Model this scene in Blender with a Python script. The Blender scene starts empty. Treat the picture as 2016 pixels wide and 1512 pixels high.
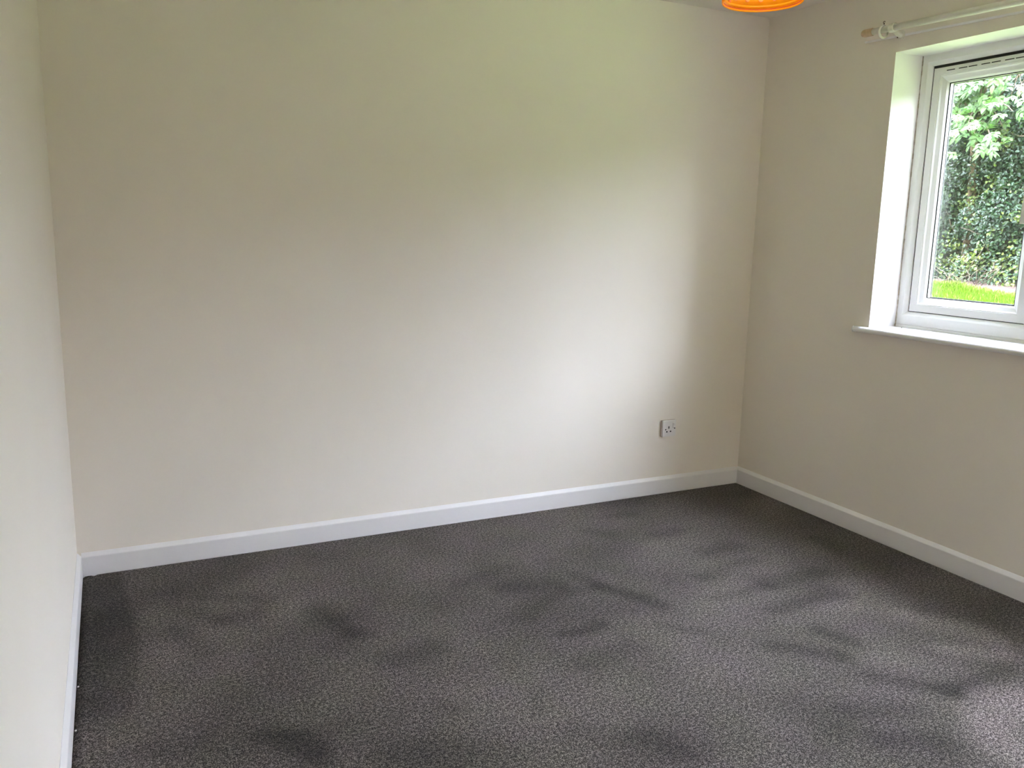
import bpy, bmesh, math
import numpy as np
from mathutils import Vector, Matrix

SC = bpy.context.scene
COL = SC.collection
PI = math.pi
W, H = 3.2395, 2.404            # room width (x), ceiling height (z); back wall is y = 0, room runs to -y
DEPTH = 3.85                   # room depth
WT = 0.262                     # outer wall thickness
RD = 0.167                     # window reveal depth
Y0, Y1 = -0.789, -2.611        # window opening along the right wall
Z0, Z1 = 0.942, 2.110

# ------------------------------------------------------------------ camera
F_PX = 1643.996
yaw, pitch, roll = 0.45031, 0.18512, 0.01978
fwd = Vector((math.sin(yaw) * math.cos(pitch), math.cos(yaw) * math.cos(pitch), -math.sin(pitch)))
rgt = Vector((math.cos(yaw), -math.sin(yaw), 0.0))
upv = rgt.cross(fwd)
r2 = math.cos(roll) * rgt + math.sin(roll) * upv
u2 = -math.sin(roll) * rgt + math.cos(roll) * upv
cam_d = bpy.data.cameras.new('camera')
cam_d.sensor_fit = 'HORIZONTAL'
cam_d.sensor_width = 36.0
cam_d.lens = F_PX / 2016.0 * 36.0
cam_d.clip_start = 0.02
cam_d.clip_end = 200
cam = bpy.data.objects.new('camera', cam_d)
COL.objects.link(cam)
m = Matrix((r2, u2, -fwd)).transposed().to_4x4()
m.translation = Vector((0.1763, -3.45784, 1.34983))
cam.matrix_world = m
SC.camera = cam

# ------------------------------------------------------------------ sky, exposure
world = bpy.data.worlds.new('overcast_sky')
SC.world = world
world.use_nodes = True
wn = world.node_tree
bg = wn.nodes['Background']
# overcast sky after the CIE standard: the zenith three times as bright as the horizon
w_tc = wn.nodes.new('ShaderNodeTexCoord')
w_sep = wn.nodes.new('ShaderNodeSeparateXYZ')
w_mul = wn.nodes.new('ShaderNodeMath'); w_mul.operation = 'MULTIPLY_ADD'; w_mul.use_clamp = False
w_max = wn.nodes.new('ShaderNodeMath'); w_max.operation = 'MAXIMUM'; w_max.inputs[1].default_value = 0.0
wn.links.new(w_tc.outputs['Generated'], w_sep.inputs[0])
wn.links.new(w_sep.outputs['Z'], w_max.inputs[0])
wn.links.new(w_max.outputs[0], w_mul.inputs[0])
SKY = 24.0
w_mul.inputs[1].default_value = 2.0 * SKY
w_mul.inputs[2].default_value = SKY
wn.links.new(w_mul.outputs[0], bg.inputs['Strength'])
bg.inputs['Color'].default_value = (0.92, 0.99, 1.23, 1)

# sun low behind thin cloud, beyond the end of the hedge: a faint, very soft beam
sun_d = bpy.data.lights.new('sun', 'SUN')
sun_d.energy = 2.3
sun_d.angle = math.radians(18)
sun_d.color = (0.96, 0.98, 1.06)
sun = bpy.data.objects.new('sun', sun_d)
COL.objects.link(sun)
sun.rotation_euler = Vector((1.0, -2.35, 0.60)).to_track_quat('Z', 'Y').to_euler()

DX0, DX1, DZ1 = 2.20, 3.02, 2.04   # glazed door added behind the camera for extra daylight

SC.view_settings.view_transform = 'Standard'
SC.view_settings.look = 'None'
SC.view_settings.gamma = 1.0
SC.view_settings.use_curve_mapping = False
SC.view_settings.exposure = 0.06
SC.cycles.use_denoising = True
SC.cycles.use_adaptive_sampling = True
SC.cycles.adaptive_threshold = 0.02
SC.cycles.max_bounces = 10
SC.cycles.diffuse_bounces = 7
SC.cycles.transparent_max_bounces = 12
SC.cycles.sample_clamp_indirect = 20

rng = np.random.default_rng(7)

# ------------------------------------------------------------------ materials
def mat_base(name):
    mt = bpy.data.materials.new(name)
    mt.use_nodes = True
    nt = mt.node_tree
    return mt, nt, nt.nodes['Principled BSDF']

def setp(b, **kw):
    for k, v in kw.items():
        b.inputs[k.replace('_', ' ')].default_value = v

def nd(nt, typ, **props):
    n = nt.nodes.new(typ)
    for k, v in props.items():
        setattr(n, k, v)
    return n

def noise(nt, scale, detail=3, rough=0.5, coord='Object'):
    tc = nd(nt, 'ShaderNodeTexCoord')
    n = nd(nt, 'ShaderNodeTexNoise')
    n.inputs['Scale'].default_value = scale
    n.inputs['Detail'].default_value = detail
    n.inputs['Roughness'].default_value = rough
    nt.links.new(tc.outputs[coord], n.inputs['Vector'])
    return n

def ramp(nt, fac, stops):
    r = nd(nt, 'ShaderNodeValToRGB')
    el = r.color_ramp.elements
    while len(el) < len(stops):
        el.new(0.5)
    for e, (p, c) in zip(el, stops):
        e.position = p
        e.color = (c[0], c[1], c[2], 1)
    nt.links.new(fac, r.inputs['Fac'])
    return r

def bump(nt, b, height, strength, dist):
    bp = nd(nt, 'ShaderNodeBump')
    bp.inputs['Strength'].default_value = strength
    bp.inputs['Distance'].default_value = dist
    nt.links.new(height, bp.inputs['Height'])
    nt.links.new(bp.outputs['Normal'], b.inputs['Normal'])

def m_paint(name, ca, cb, rough, bscale, bdist, spec=0.3):
    mt, nt, b = mat_base(name)
    n1 = noise(nt, 2.2, 1)
    r = ramp(nt, n1.outputs['Fac'], [(0.3, ca), (0.7, cb)])
    nt.links.new(r.outputs['Color'], b.inputs['Base Color'])
    n2 = noise(nt, bscale, 1, 0.6)
    bump(nt, b, n2.outputs['Fac'], 0.25, bdist)
    setp(b, Roughness=rough)
    b.inputs['Specular IOR Level'].default_value = spec
    return mt

def m_plain(name, c, rough=0.5, metal=0.0, spec=0.5, var=0.06, scale=40):
    mt, nt, b = mat_base(name)
    n1 = noise(nt, scale, 3)
    c2 = tuple(max(0, x * (1 - var)) for x in c)
    r = ramp(nt, n1.outputs['Fac'], [(0.3, c), (0.7, c2)])
    nt.links.new(r.outputs['Color'], b.inputs['Base Color'])
    setp(b, Roughness=rough, Metallic=metal)
    b.inputs['Specular IOR Level'].default_value = spec
    return mt

M = {}
M['wall'] = m_paint('magnolia_emulsion', (0.80, 0.745, 0.67), (0.815, 0.76, 0.69), 0.75, 220, 0.0006)
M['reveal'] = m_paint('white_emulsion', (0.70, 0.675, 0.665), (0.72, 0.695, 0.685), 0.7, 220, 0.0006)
M['ceiling'] = m_paint('ceiling_emulsion', (0.75, 0.705, 0.64), (0.77, 0.725, 0.66), 0.85, 150, 0.0008)
M['gloss'] = m_paint('white_gloss_paint', (0.82, 0.805, 0.81), (0.85, 0.835, 0.84), 0.32, 60, 0.0006, 0.5)
M['skirting'] = m_paint('white_skirting_satin', (0.76, 0.74, 0.745), (0.79, 0.77, 0.775), 0.4, 60, 0.0006, 0.4)
M['upvc'] = m_plain('white_window_plastic', (0.82, 0.82, 0.815), 0.3, var=0.02)
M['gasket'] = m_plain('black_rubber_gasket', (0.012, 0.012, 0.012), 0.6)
M['spacer'] = m_plain('pale_spacer_bar', (0.74, 0.75, 0.72), 0.35, 0.2)
M['dark'] = m_plain('dark_void', (0.008, 0.007, 0.006), 0.8)
M['sealant'] = m_plain('aged_sealant', (0.55, 0.47, 0.39), 0.7, var=0.4, scale=90)
M['socket'] = m_plain('white_moulded_plastic', (0.78, 0.75, 0.735), 0.35, var=0.02)
M['socketback'] = m_plain('beige_back_box', (0.64, 0.54, 0.47), 0.5, var=0.1)
M['steel'] = m_plain('zinc_screw', (0.42, 0.40, 0.37), 0.35, 0.9)
M['polewhite'] = m_plain('cream_white_pole', (0.80, 0.77, 0.69), 0.32, var=0.05)
M['wood'] = m_plain('pale_beech_cap', (0.60, 0.43, 0.26), 0.45, var=0.25, scale=60)
M['brass'] = m_plain('tarnished_brass', (0.10, 0.05, 0.025), 0.45, 0.6)
M['flex'] = m_plain('white_flex', (0.8, 0.79, 0.76), 0.4)
M['bark'] = m_plain('grey_brown_bark', (0.13, 0.095, 0.06), 0.85, var=0.6, scale=25)
M['twig'] = m_plain('pale_dry_twig', (0.10, 0.072, 0.046), 0.8, var=0.4, scale=30)
M['brick'] = m_plain('buff_outer_render', (0.40, 0.30, 0.22), 0.9, var=0.3, scale=6)
M['speck'] = m_plain('dark_grit', (0.03, 0.02, 0.015), 0.8)
M['flake'] = m_plain('white_paint_flake', (0.8, 0.79, 0.76), 0.6)

# window glass: clear sheet, Schlick reflection alike from both faces
def m_glass():
    mt = bpy.data.materials.new('window_glass')
    mt.use_nodes = True
    nt = mt.node_tree
    nt.nodes.clear()
    out = nd(nt, 'ShaderNodeOutputMaterial')
    mix = nd(nt, 'ShaderNodeMixShader')
    tr = nd(nt, 'ShaderNodeBsdfTransparent')
    tr.inputs['Color'].default_value = (0.94, 0.955, 0.945, 1)
    gl = nd(nt, 'ShaderNodeBsdfGlossy')
    gl.inputs['Roughness'].default_value = 0.02
    lw = nd(nt, 'ShaderNodeLayerWeight')
    pw = nd(nt, 'ShaderNodeMath', operation='POWER'); pw.inputs[1].default_value = 4.0
    ma = nd(nt, 'ShaderNodeMath', operation='MULTIPLY_ADD'); ma.inputs[1].default_value = 0.92; ma.inputs[2].default_value = 0.075
    nt.links.new(lw.outputs['Facing'], pw.inputs[0])
    nt.links.new(pw.outputs[0], ma.inputs[0])
    nt.links.new(ma.outputs[0], mix.inputs['Fac'])
    nt.links.new(tr.outputs['BSDF'], mix.inputs[1])
    nt.links.new(gl.outputs['BSDF'], mix.inputs[2])
    nt.links.new(mix.outputs['Shader'], out.inputs['Surface'])
    return mt
M['glass'] = m_glass()

# carpet: twisted two-tone grey pile; its brushed lay and painted daylight come from the mesh attribute
def m_carpet():
    mt, nt, b = mat_base('grey_twist_carpet')
    tc = nd(nt, 'ShaderNodeTexCoord')
    n1 = nd(nt, 'ShaderNodeTexNoise'); n1.inputs['Scale'].default_value = 280; n1.inputs['Detail'].default_value = 4; n1.inputs['Roughness'].default_value = 0.65
    n2 = nd(nt, 'ShaderNodeTexNoise'); n2.inputs['Scale'].default_value = 105; n2.inputs['Detail'].default_value = 3; n2.inputs['Roughness'].default_value = 0.6
    n3 = nd(nt, 'ShaderNodeTexNoise'); n3.inputs['Scale'].default_value = 14; n3.inputs['Detail'].default_value = 4
    vo = nd(nt, 'ShaderNodeTexVoronoi'); vo.inputs['Scale'].default_value = 260
    for n in (n1, n2, n3, vo):
        nt.links.new(tc.outputs['Object'], n.inputs['Vector'])
    add = nd(nt, 'ShaderNodeMath', operation='MULTIPLY_ADD')
    nt.links.new(n1.outputs['Fac'], add.inputs[0]); add.inputs[1].default_value = 0.75
    m2 = nd(nt, 'ShaderNodeMath', operation='MULTIPLY'); m2.inputs[1].default_value = 0.35
    nt.links.new(n2.outputs['Fac'], m2.inputs[0])
    nt.links.new(m2.outputs[0], add.inputs[2])
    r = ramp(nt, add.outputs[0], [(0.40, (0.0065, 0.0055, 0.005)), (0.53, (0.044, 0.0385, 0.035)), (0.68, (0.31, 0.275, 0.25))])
    at = nd(nt, 'ShaderNodeAttribute', attribute_name='pile_lay_light')
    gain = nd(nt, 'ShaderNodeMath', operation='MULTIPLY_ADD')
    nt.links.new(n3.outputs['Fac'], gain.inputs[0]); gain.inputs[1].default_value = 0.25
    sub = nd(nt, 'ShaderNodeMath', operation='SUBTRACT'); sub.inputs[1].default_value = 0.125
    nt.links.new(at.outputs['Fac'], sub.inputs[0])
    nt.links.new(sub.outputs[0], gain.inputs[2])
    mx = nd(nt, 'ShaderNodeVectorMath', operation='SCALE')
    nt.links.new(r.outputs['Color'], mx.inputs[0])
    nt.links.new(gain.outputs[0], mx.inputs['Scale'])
    n4 = nd(nt, 'ShaderNodeTexNoise'); n4.inputs['Scale'].default_value = 5.0; n4.inputs['Detail'].default_value = 2
    nt.links.new(tc.outputs['Object'], n4.inputs['Vector'])
    hue = ramp(nt, n4.outputs['Fac'], [(0.35, (1.03, 0.985, 1.03)), (0.65, (1.0, 1.01, 0.95))])
    hm = nd(nt, 'ShaderNodeVectorMath', operation='MULTIPLY')
    nt.links.new(mx.outputs[0], hm.inputs[0]); nt.links.new(hue.outputs['Color'], hm.inputs[1])
    nt.links.new(hm.outputs[0], b.inputs['Base Color'])
    bump(nt, b, add.outputs[0], 0.8, 0.006)
    setp(b, Roughness=0.95)
    b.inputs['Specular IOR Level'].default_value = 0.1
    b.inputs['Sheen Weight'].default_value = 0.04
    b.inputs['Sheen Roughness'].default_value = 0.45
    b.inputs['Sheen Tint'].default_value = (0.9, 0.87, 0.86, 1)
    return mt
M['carpet'] = m_carpet()

# leaves: diffuse + light passing through + waxy shine, colour from the per-leaf tint attribute
def m_leaf(name, dark, mid, light, rough, transl, gloss):
    mt = bpy.data.materials.new(name)
    mt.use_nodes = True
    nt = mt.node_tree
    b = nt.nodes['Principled BSDF']
    out = nt.nodes['Material Output']
    at = nd(nt, 'ShaderNodeAttribute', attribute_name='tint')
    r = ramp(nt, at.outputs['Fac'], [(0.0, dark), (0.5, mid), (1.0, light)])
    nt.links.new(r.outputs['Color'], b.inputs['Base Color'])
    setp(b, Roughness=rough)
    b.inputs['Specular IOR Level'].default_value = gloss
    t = nd(nt, 'ShaderNodeBsdfTranslucent')
    nt.links.new(r.outputs['Color'], t.inputs['Color'])
    mix = nd(nt, 'ShaderNodeMixShader')
    mix.inputs['Fac'].default_value = transl
    nt.links.new(b.outputs['BSDF'], mix.inputs[1])
    nt.links.new(t.outputs['BSDF'], mix.inputs[2])
    nt.links.new(mix.outputs['Shader'], out.inputs['Surface'])
    return mt
M['hedgeleaf'] = m_leaf('glossy_evergreen_leaf', (0.010, 0.024, 0.011), (0.026, 0.062, 0.023), (0.135, 0.185, 0.03), 0.38, 0.2, 0.4)
M['elderleaf'] = m_leaf('fresh_green_leaf', (0.020, 0.058, 0.010), (0.039, 0.095, 0.016), (0.066, 0.132, 0.026), 0.5, 0.3, 0.3)
M['grassblade'] = m_leaf('lawn_grass', (0.065, 0.14, 0.010), (0.115, 0.20, 0.016), (0.30, 0.27, 0.12), 0.8, 0.35, 0.0)
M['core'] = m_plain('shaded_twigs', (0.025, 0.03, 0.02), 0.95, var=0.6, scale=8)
M['flower'] = m_plain('cream_blossom', (0.24, 0.20, 0.13), 0.8, var=0.1)

def m_ground(name, ca, cb, scale, bd):
    mt, nt, b = mat_base(name)
    n = noise(nt, scale, 6, 0.65)
    r = ramp(nt, n.outputs['Fac'], [(0.32, ca), (0.68, cb)])
    nt.links.new(r.outputs['Color'], b.inputs['Base Color'])
    bump(nt, b, n.outputs['Fac'], 0.8, bd)
    setp(b, Roughness=0.95)
    return mt
M['lawn'] = m_ground('mown_lawn', (0.125, 0.18, 0.045), (0.185, 0.26, 0.06), 9, 0.03)
M['soil'] = m_ground('dry_leaf_litter', (0.028, 0.013, 0.009), (0.085, 0.048, 0.034), 22, 0.03)

# orange translucent plastic of the shade
def m_orange():
    mt = bpy.data.materials.new('orange_acrylic')
    mt.use_nodes = True
    nt = mt.node_tree
    b = nt.nodes['Principled BSDF']
    out = nt.nodes['Material Output']
    n = noise(nt, 30, 2)
    r = ramp(nt, n.outputs['Fac'], [(0.3, (1.0, 0.52, 0.025)), (0.7, (1.0, 0.56, 0.035))])
    nt.links.new(r.outputs['Color'], b.inputs['Base Color'])
    setp(b, Roughness=0.25)
    t = nd(nt, 'ShaderNodeBsdfTranslucent')
    t.inputs['Color'].default_value = (1.0, 0.62, 0.07, 1)
    mix = nd(nt, 'ShaderNodeMixShader')
    mix.inputs['Fac'].default_value = 0.6
    nt.links.new(b.outputs['BSDF'], mix.inputs[1])
    nt.links.new(t.outputs['BSDF'], mix.inputs[2])
    nt.links.new(mix.outputs['Shader'], out.inputs['Surface'])
    return mt
M['orange'] = m_orange()
def m_bulb():
    mt, nt, b = mat_base('added_bulb_glow')
    setp(b, Base_Color=(0.9, 0.88, 0.8, 1), Roughness=0.4)
    b.inputs['Emission Color'].default_value = (1.0, 0.80, 0.50, 1)
    b.inputs['Emission Strength'].default_value = 17.0  # glow added inside the shade to brighten it
    return mt
M['added_bulb'] = m_bulb()
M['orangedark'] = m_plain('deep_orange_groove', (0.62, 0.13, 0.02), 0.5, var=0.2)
M['orangepale'] = m_plain('pale_orange_stud', (0.95, 0.42, 0.16), 0.5, var=0.05)

# ------------------------------------------------------------------ builders
def finish(name, me, mats, parent=None, smooth=False):
    if not isinstance(mats, (list, tuple)):
        mats = [mats]
    for k in mats:
        me.materials.append(M[k])
    if smooth:
        me.shade_smooth()
    o = bpy.data.objects.new(name, me)
    COL.objects.link(o)
    if parent is not None:
        o.parent = parent
    return o

def from_bm(name, bm, mats, parent=None, smooth=False):
    bmesh.ops.recalc_face_normals(bm, faces=bm.faces)
    me = bpy.data.meshes.new(name)
    bm.to_mesh(me)
    bm.free()
    return finish(name, me, mats, parent, smooth)

def tag(o, label, cat, kind=None, group=None):
    o['label'] = label
    o['category'] = cat
    if kind:
        o['kind'] = kind
    if group:
        o['group'] = group
    return o

def empty(name, loc):
    o = bpy.data.objects.new(name, None)
    o.empty_display_size = 0.05
    COL.objects.link(o)
    o.location = loc
    return o

def box(bm, x0, x1, y0, y1, z0, z1, mi=0, bev=0.0):
    vs = [bm.verts.new((x, y, z)) for x in (x0, x1) for y in (y0, y1) for z in (z0, z1)]
    fs = []
    for q in ((0, 1, 3, 2), (4, 6, 7, 5), (0, 4, 5, 1), (2, 3, 7, 6), (0, 2, 6, 4), (1, 5, 7, 3)):
        f = bm.faces.new([vs[i] for i in q])
        f.material_index = mi
        fs.append(f)
    if bev:
        es = set(e for f in fs for e in f.edges)
        bmesh.ops.bevel(bm, geom=list(es), offset=bev, segments=2, affect='EDGES', clamp_overlap=True)

def prism(bm, prof, axis, a, b, mi=0):
    """extrude a closed 2-D profile along an axis; prof = [(p, q)], axis 'x': (y,z), 'y': (x,z), 'z': (x,y)"""
    def P(p, q, t):
        return {'x': (t, p, q), 'y': (p, t, q), 'z': (p, q, t)}[axis]
    A = [bm.verts.new(P(p, q, a)) for p, q in prof]
    B = [bm.verts.new(P(p, q, b)) for p, q in prof]
    n = len(prof)
    for i in range(n):
        j = (i + 1) % n
        bm.faces.new((A[i], A[j], B[j], B[i])).material_index = mi
    bm.faces.new(A).material_index = mi
    bm.faces.new(list(reversed(B))).material_index = mi

def sweep_rect(bm, y0, y1, z0, z1, prof, mi=0, closed=True):
    """mitred picture-frame sweep: prof = [(inset, x)]; y0 > y1"""
    rings = []
    for u, x in prof:
        rings.append([bm.verts.new((x, y, z)) for y, z in ((y0 - u, z0 + u), (y1 + u, z0 + u), (y1 + u, z1 - u), (y0 - u, z1 - u))])
    n = len(rings)
    for i in range(n if closed else n - 1):
        A, B = rings[i], rings[(i + 1) % n]
        for k in range(4):
            l = (k + 1) % 4
            bm.faces.new((A[k], A[l], B[l], B[k])).material_index = mi

def tube(bm, pts, radii, seg=8, mi=0, cap=True):
    pts = [Vector(p) for p in pts]
    rings = []
    for i, p in enumerate(pts):
        d = (pts[min(i + 1, len(pts) - 1)] - pts[max(i - 1, 0)]).normalized()
        a = d.cross(Vector((0, 0, 1)) if abs(d.z) < 0.9 else Vector((1, 0, 0))).normalized()
        b = d.cross(a)
        r = radii[i] if isinstance(radii, (list, tuple)) else radii
        rings.append([bm.verts.new(p + (a * math.cos(2 * PI * k / seg) + b * math.sin(2 * PI * k / seg)) * r) for k in range(seg)])
    for A, B in zip(rings, rings[1:]):
        for k in range(seg):
            f = bm.faces.new((A[k], A[(k + 1) % seg], B[(k + 1) % seg], B[k]))
            f.material_index = mi
            f.smooth = True
    if cap:
        bm.faces.new(rings[0]).material_index = mi
        bm.faces.new(list(reversed(rings[-1]))).material_index = mi

def lathe(bm, prof, seg=48, mi=0, loc=(0, 0, 0), closed=False):
    """spin [(r, z)] about the vertical through loc"""
    rings = []
    for r, z in prof:
        rings.append([bm.verts.new((loc[0] + r * math.cos(2 * PI * k / seg), loc[1] + r * math.sin(2 * PI * k / seg), loc[2] + z)) for k in range(seg)])
    n = len(rings)
    for i in range(n if closed else n - 1):
        A, B = rings[i], rings[(i + 1) % n]
        for k in range(seg):
            f = bm.faces.new((A[k], A[(k + 1) % seg], B[(k + 1) % seg], B[k]))
            f.material_index = mi
            f.smooth = True

# ================================================================== ROOM SHELL
LEAN_L = 0.016      # the left wall leans in a little towards the ceiling
def wall(name, build, mat, label):
    bm = bmesh.new()
    build(bm)
    return tag(from_bm(name, bm, mat), label, 'wall', 'structure')

wall('wall_back', lambda bm: box(bm, -0.25, W + WT, 0.0, 0.25, -0.15, H + 0.2), 'wall',
     'long cream painted wall facing the camera, carrying the power socket')
wall('wall_left', lambda bm: prism(bm, [(0.0, -0.15), (0.0, 0.0), (LEAN_L, H), (LEAN_L, H + 0.2), (-0.25, H + 0.2), (-0.25, -0.15)], 'y', 0.0, -DEPTH), 'wall',
     'cream painted side wall at the picture\'s edge opposite the window')
def front_wall(bm):
    ya, yb = -DEPTH - 0.2, -DEPTH
    box(bm, -0.25, DX0, ya, yb, -0.15, H + 0.2)
    box(bm, DX1, W + WT, ya, yb, -0.15, H + 0.2)
    box(bm, DX0, DX1, ya, yb, DZ1, H + 0.2)
    box(bm, DX0, DX1, ya, yb, -0.15, -0.02)
wall('wall_front', front_wall, 'wall', 'cream painted wall with an added glazed door behind the camera, out of view')
def build_added_door():  # unseen door, added to let fill daylight into the room
    d = empty('added_door_1', (0, 0, 0))
    tag(d, 'white fully glazed door added behind the camera for extra daylight, out of view', 'door', 'structure')
    def frame_y(name, u0, u1, y0, y1):
        bm = bmesh.new()
        for (xa, xb, za, zb) in ((DX0 + u0, DX0 + u1, u0, DZ1 - u0), (DX1 - u1, DX1 - u0, u0, DZ1 - u0), (DX0 + u1, DX1 - u1, u0, u1), (DX0 + u1, DX1 - u1, DZ1 - u1, DZ1 - u0)):
            box(bm, xa, xb, y0, y1, za, zb)
        return from_bm(name, bm, 'upvc', d)
    frame_y('added_door_frame', 0.0, 0.035, -DEPTH - 0.16, -DEPTH - 0.08)
    frame_y('added_door_leaf', 0.036, 0.085, -DEPTH - 0.15, -DEPTH - 0.09)
    bm = bmesh.new()
    bm.faces.new([bm.verts.new(p) for p in ((DX0 + .08, -DEPTH - .12, .08), (DX1 - .08, -DEPTH - .12, .08), (DX1 - .08, -DEPTH - .12, DZ1 - .08), (DX0 + .08, -DEPTH - .12, DZ1 - .08))])
    from_bm('glass_pane', bm, 'glass', d)
build_added_door()
def right_wall(bm):
    xa, xb = W, W + WT
    for za, zb in ((-0.15, Z0 - 0.024), (Z0 - 0.024, Z1), (Z1, H + 0.2)):
        box(bm, xa, xb, 0.0, Y0, za, zb)
        box(bm, xa, xb, Y1, -DEPTH, za, zb)
    box(bm, xa, xb, Y0, Y1, -0.15, Z0 - 0.024)
    box(bm, xa, xb, Y0, Y1, Z1, H + 0.2)
    bm.faces.ensure_lookup_table()
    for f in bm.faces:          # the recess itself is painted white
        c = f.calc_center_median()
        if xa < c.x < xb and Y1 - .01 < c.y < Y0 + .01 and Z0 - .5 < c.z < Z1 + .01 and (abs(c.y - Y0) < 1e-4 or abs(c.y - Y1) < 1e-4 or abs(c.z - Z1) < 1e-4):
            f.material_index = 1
wall('wall_right', right_wall, ['wall', 'reveal'], 'cream painted wall with the deep recess of the garden window')
bm = bmesh.new()
box(bm, -0.25, W + WT, 0.25, -DEPTH - 0.2, H, H + 0.2)
tag(from_bm('ceiling', bm, 'ceiling'), 'flat off-white ceiling above the pendant lamp', 'ceiling', 'structure')

# the rest of the house; the storey above is added, unseen, to shade the garden
bm = bmesh.new()
box(bm, -7.0, W + WT, 7.0, -DEPTH - 0.2, H + 0.2, 5.3)
box(bm, -7.0, W + WT, 7.0, 0.25, -0.3, H + 0.2)
prism(bm, [(-7.4, 5.25), (W + 0.5, 5.25), (W + 0.5, 5.4), (-1.9, 7.6), (-7.4, 5.4)], 'y', 7.3, -DEPTH - 0.5)
tag(from_bm('wall_exterior', bm, 'brick'), 'outer walls, added upper storey and roof of the house around the room, out of view', 'house', 'structure')

bm = bmesh.new()  # unseen wall, added to keep the low sun out of the door
box(bm, -4.0, W + 1.5, -DEPTH - 1.75, -DEPTH - 1.5, -0.4, 2.40)
box(bm, -4.0, W + 1.55, -DEPTH - 1.80, -DEPTH - 1.45, 2.40, 2.46)
tag(from_bm('wall_sun_block', bm, 'brick'), 'wall added outside the door behind the camera to block the low sun, out of view', 'wall', 'structure')

# ---- carpeted floor: fine grid, edges tucked down at the skirting, pile lay and painted daylight stored per vertex
Cc = np.array([0.1763, -3.45784, 1.34983])
Rr, Uu, Ff = np.array(r2), np.array(u2), np.array(fwd)
def floor_pt(px, py):
    """where a point of the carpet seen in the photograph lies on the real floor (used to lay out the brush marks and painted daylight)"""
    d = Rr * (px - 1008) / F_PX + Uu * (756 - py) / F_PX + Ff
    s = -Cc[2] / d[2]
    return (Cc + s * d)[:2]
NX, NY = 300, 350
xs = np.linspace(0.013, W - 0.013, NX)
ys = np.linspace(-0.013, -DEPTH + 0.013, NY)
GX, GY = np.meshgrid(xs, ys)
def vnoise(X, Y, scale, seed):
    r = np.random.default_rng(seed)
    g = r.random((64, 64))
    u, v = X * scale + 7.3, Y * scale + 3.1
    i, j = np.floor(u).astype(int), np.floor(v).astype(int)
    fu, fv = u - i, v - j
    fu, fv = fu * fu * (3 - 2 * fu), fv * fv * (3 - 2 * fv)
    G = lambda a, b: g[a % 64, b % 64]
    return (G(i, j) * (1 - fu) + G(i + 1, j) * fu) * (1 - fv) + (G(i, j + 1) * (1 - fu) + G(i + 1, j + 1) * fu) * fv
wx = GX + 0.05 * (vnoise(GX, GY, 6, 1) - 0.5)
wy = GY + 0.05 * (vnoise(GX, GY, 6, 2) - 0.5)
ca, sa = math.cos(0.5), math.sin(0.5)
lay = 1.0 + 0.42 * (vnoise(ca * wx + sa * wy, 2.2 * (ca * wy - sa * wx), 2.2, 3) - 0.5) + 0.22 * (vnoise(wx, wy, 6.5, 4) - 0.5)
strokes = [  # (from, to, half width m, depth) brush marks and painted daylight in the pile, in photo pixels
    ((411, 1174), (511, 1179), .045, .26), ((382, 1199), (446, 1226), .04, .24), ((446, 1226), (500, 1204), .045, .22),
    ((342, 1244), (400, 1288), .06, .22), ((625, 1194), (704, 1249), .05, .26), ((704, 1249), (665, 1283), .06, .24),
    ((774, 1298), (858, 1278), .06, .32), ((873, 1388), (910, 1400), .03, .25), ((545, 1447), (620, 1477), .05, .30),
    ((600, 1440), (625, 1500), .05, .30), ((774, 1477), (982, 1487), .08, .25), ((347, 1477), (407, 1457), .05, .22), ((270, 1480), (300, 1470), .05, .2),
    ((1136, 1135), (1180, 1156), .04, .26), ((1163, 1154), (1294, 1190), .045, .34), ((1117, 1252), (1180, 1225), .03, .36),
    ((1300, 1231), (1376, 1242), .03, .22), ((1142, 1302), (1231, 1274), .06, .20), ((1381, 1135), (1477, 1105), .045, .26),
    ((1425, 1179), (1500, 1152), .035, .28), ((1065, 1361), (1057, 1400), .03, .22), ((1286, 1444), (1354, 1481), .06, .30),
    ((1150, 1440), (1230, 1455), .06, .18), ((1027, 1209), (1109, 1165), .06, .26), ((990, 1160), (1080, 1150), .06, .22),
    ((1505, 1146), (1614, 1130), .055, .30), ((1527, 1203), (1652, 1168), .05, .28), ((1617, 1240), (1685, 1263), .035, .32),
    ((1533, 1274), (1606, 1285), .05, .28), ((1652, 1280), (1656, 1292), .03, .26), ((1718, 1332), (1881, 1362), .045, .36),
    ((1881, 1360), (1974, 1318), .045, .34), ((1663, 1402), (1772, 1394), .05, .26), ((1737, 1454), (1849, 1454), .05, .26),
    ((1790, 1212), (1950, 1255), .075, -.60), ((1860, 1275), (1975, 1285), .05, -.50), ((1925, 1405), (2030, 1375), .075, -.65), ((1960, 1450), (2040, 1500), .09, -.50), ((1560, 1222), (1690, 1195), .05, -.15), ((1700, 1290), (1840, 1310), .06, -.15),  # the strongly lightened marks paint daylight on the carpet near the window
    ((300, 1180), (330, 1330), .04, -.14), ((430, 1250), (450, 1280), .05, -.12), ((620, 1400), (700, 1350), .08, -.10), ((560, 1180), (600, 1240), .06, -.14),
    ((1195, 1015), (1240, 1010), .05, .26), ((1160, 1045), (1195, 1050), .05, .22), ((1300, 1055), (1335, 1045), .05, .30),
    ((1400, 1090), (1440, 1075), .05, .22), ((900, 1150), (1000, 1120), .05, .18), ((1600, 1060), (1650, 1085), .06, .2), ((1560, 1390), (1640, 1430), .07, .18),
]
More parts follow.
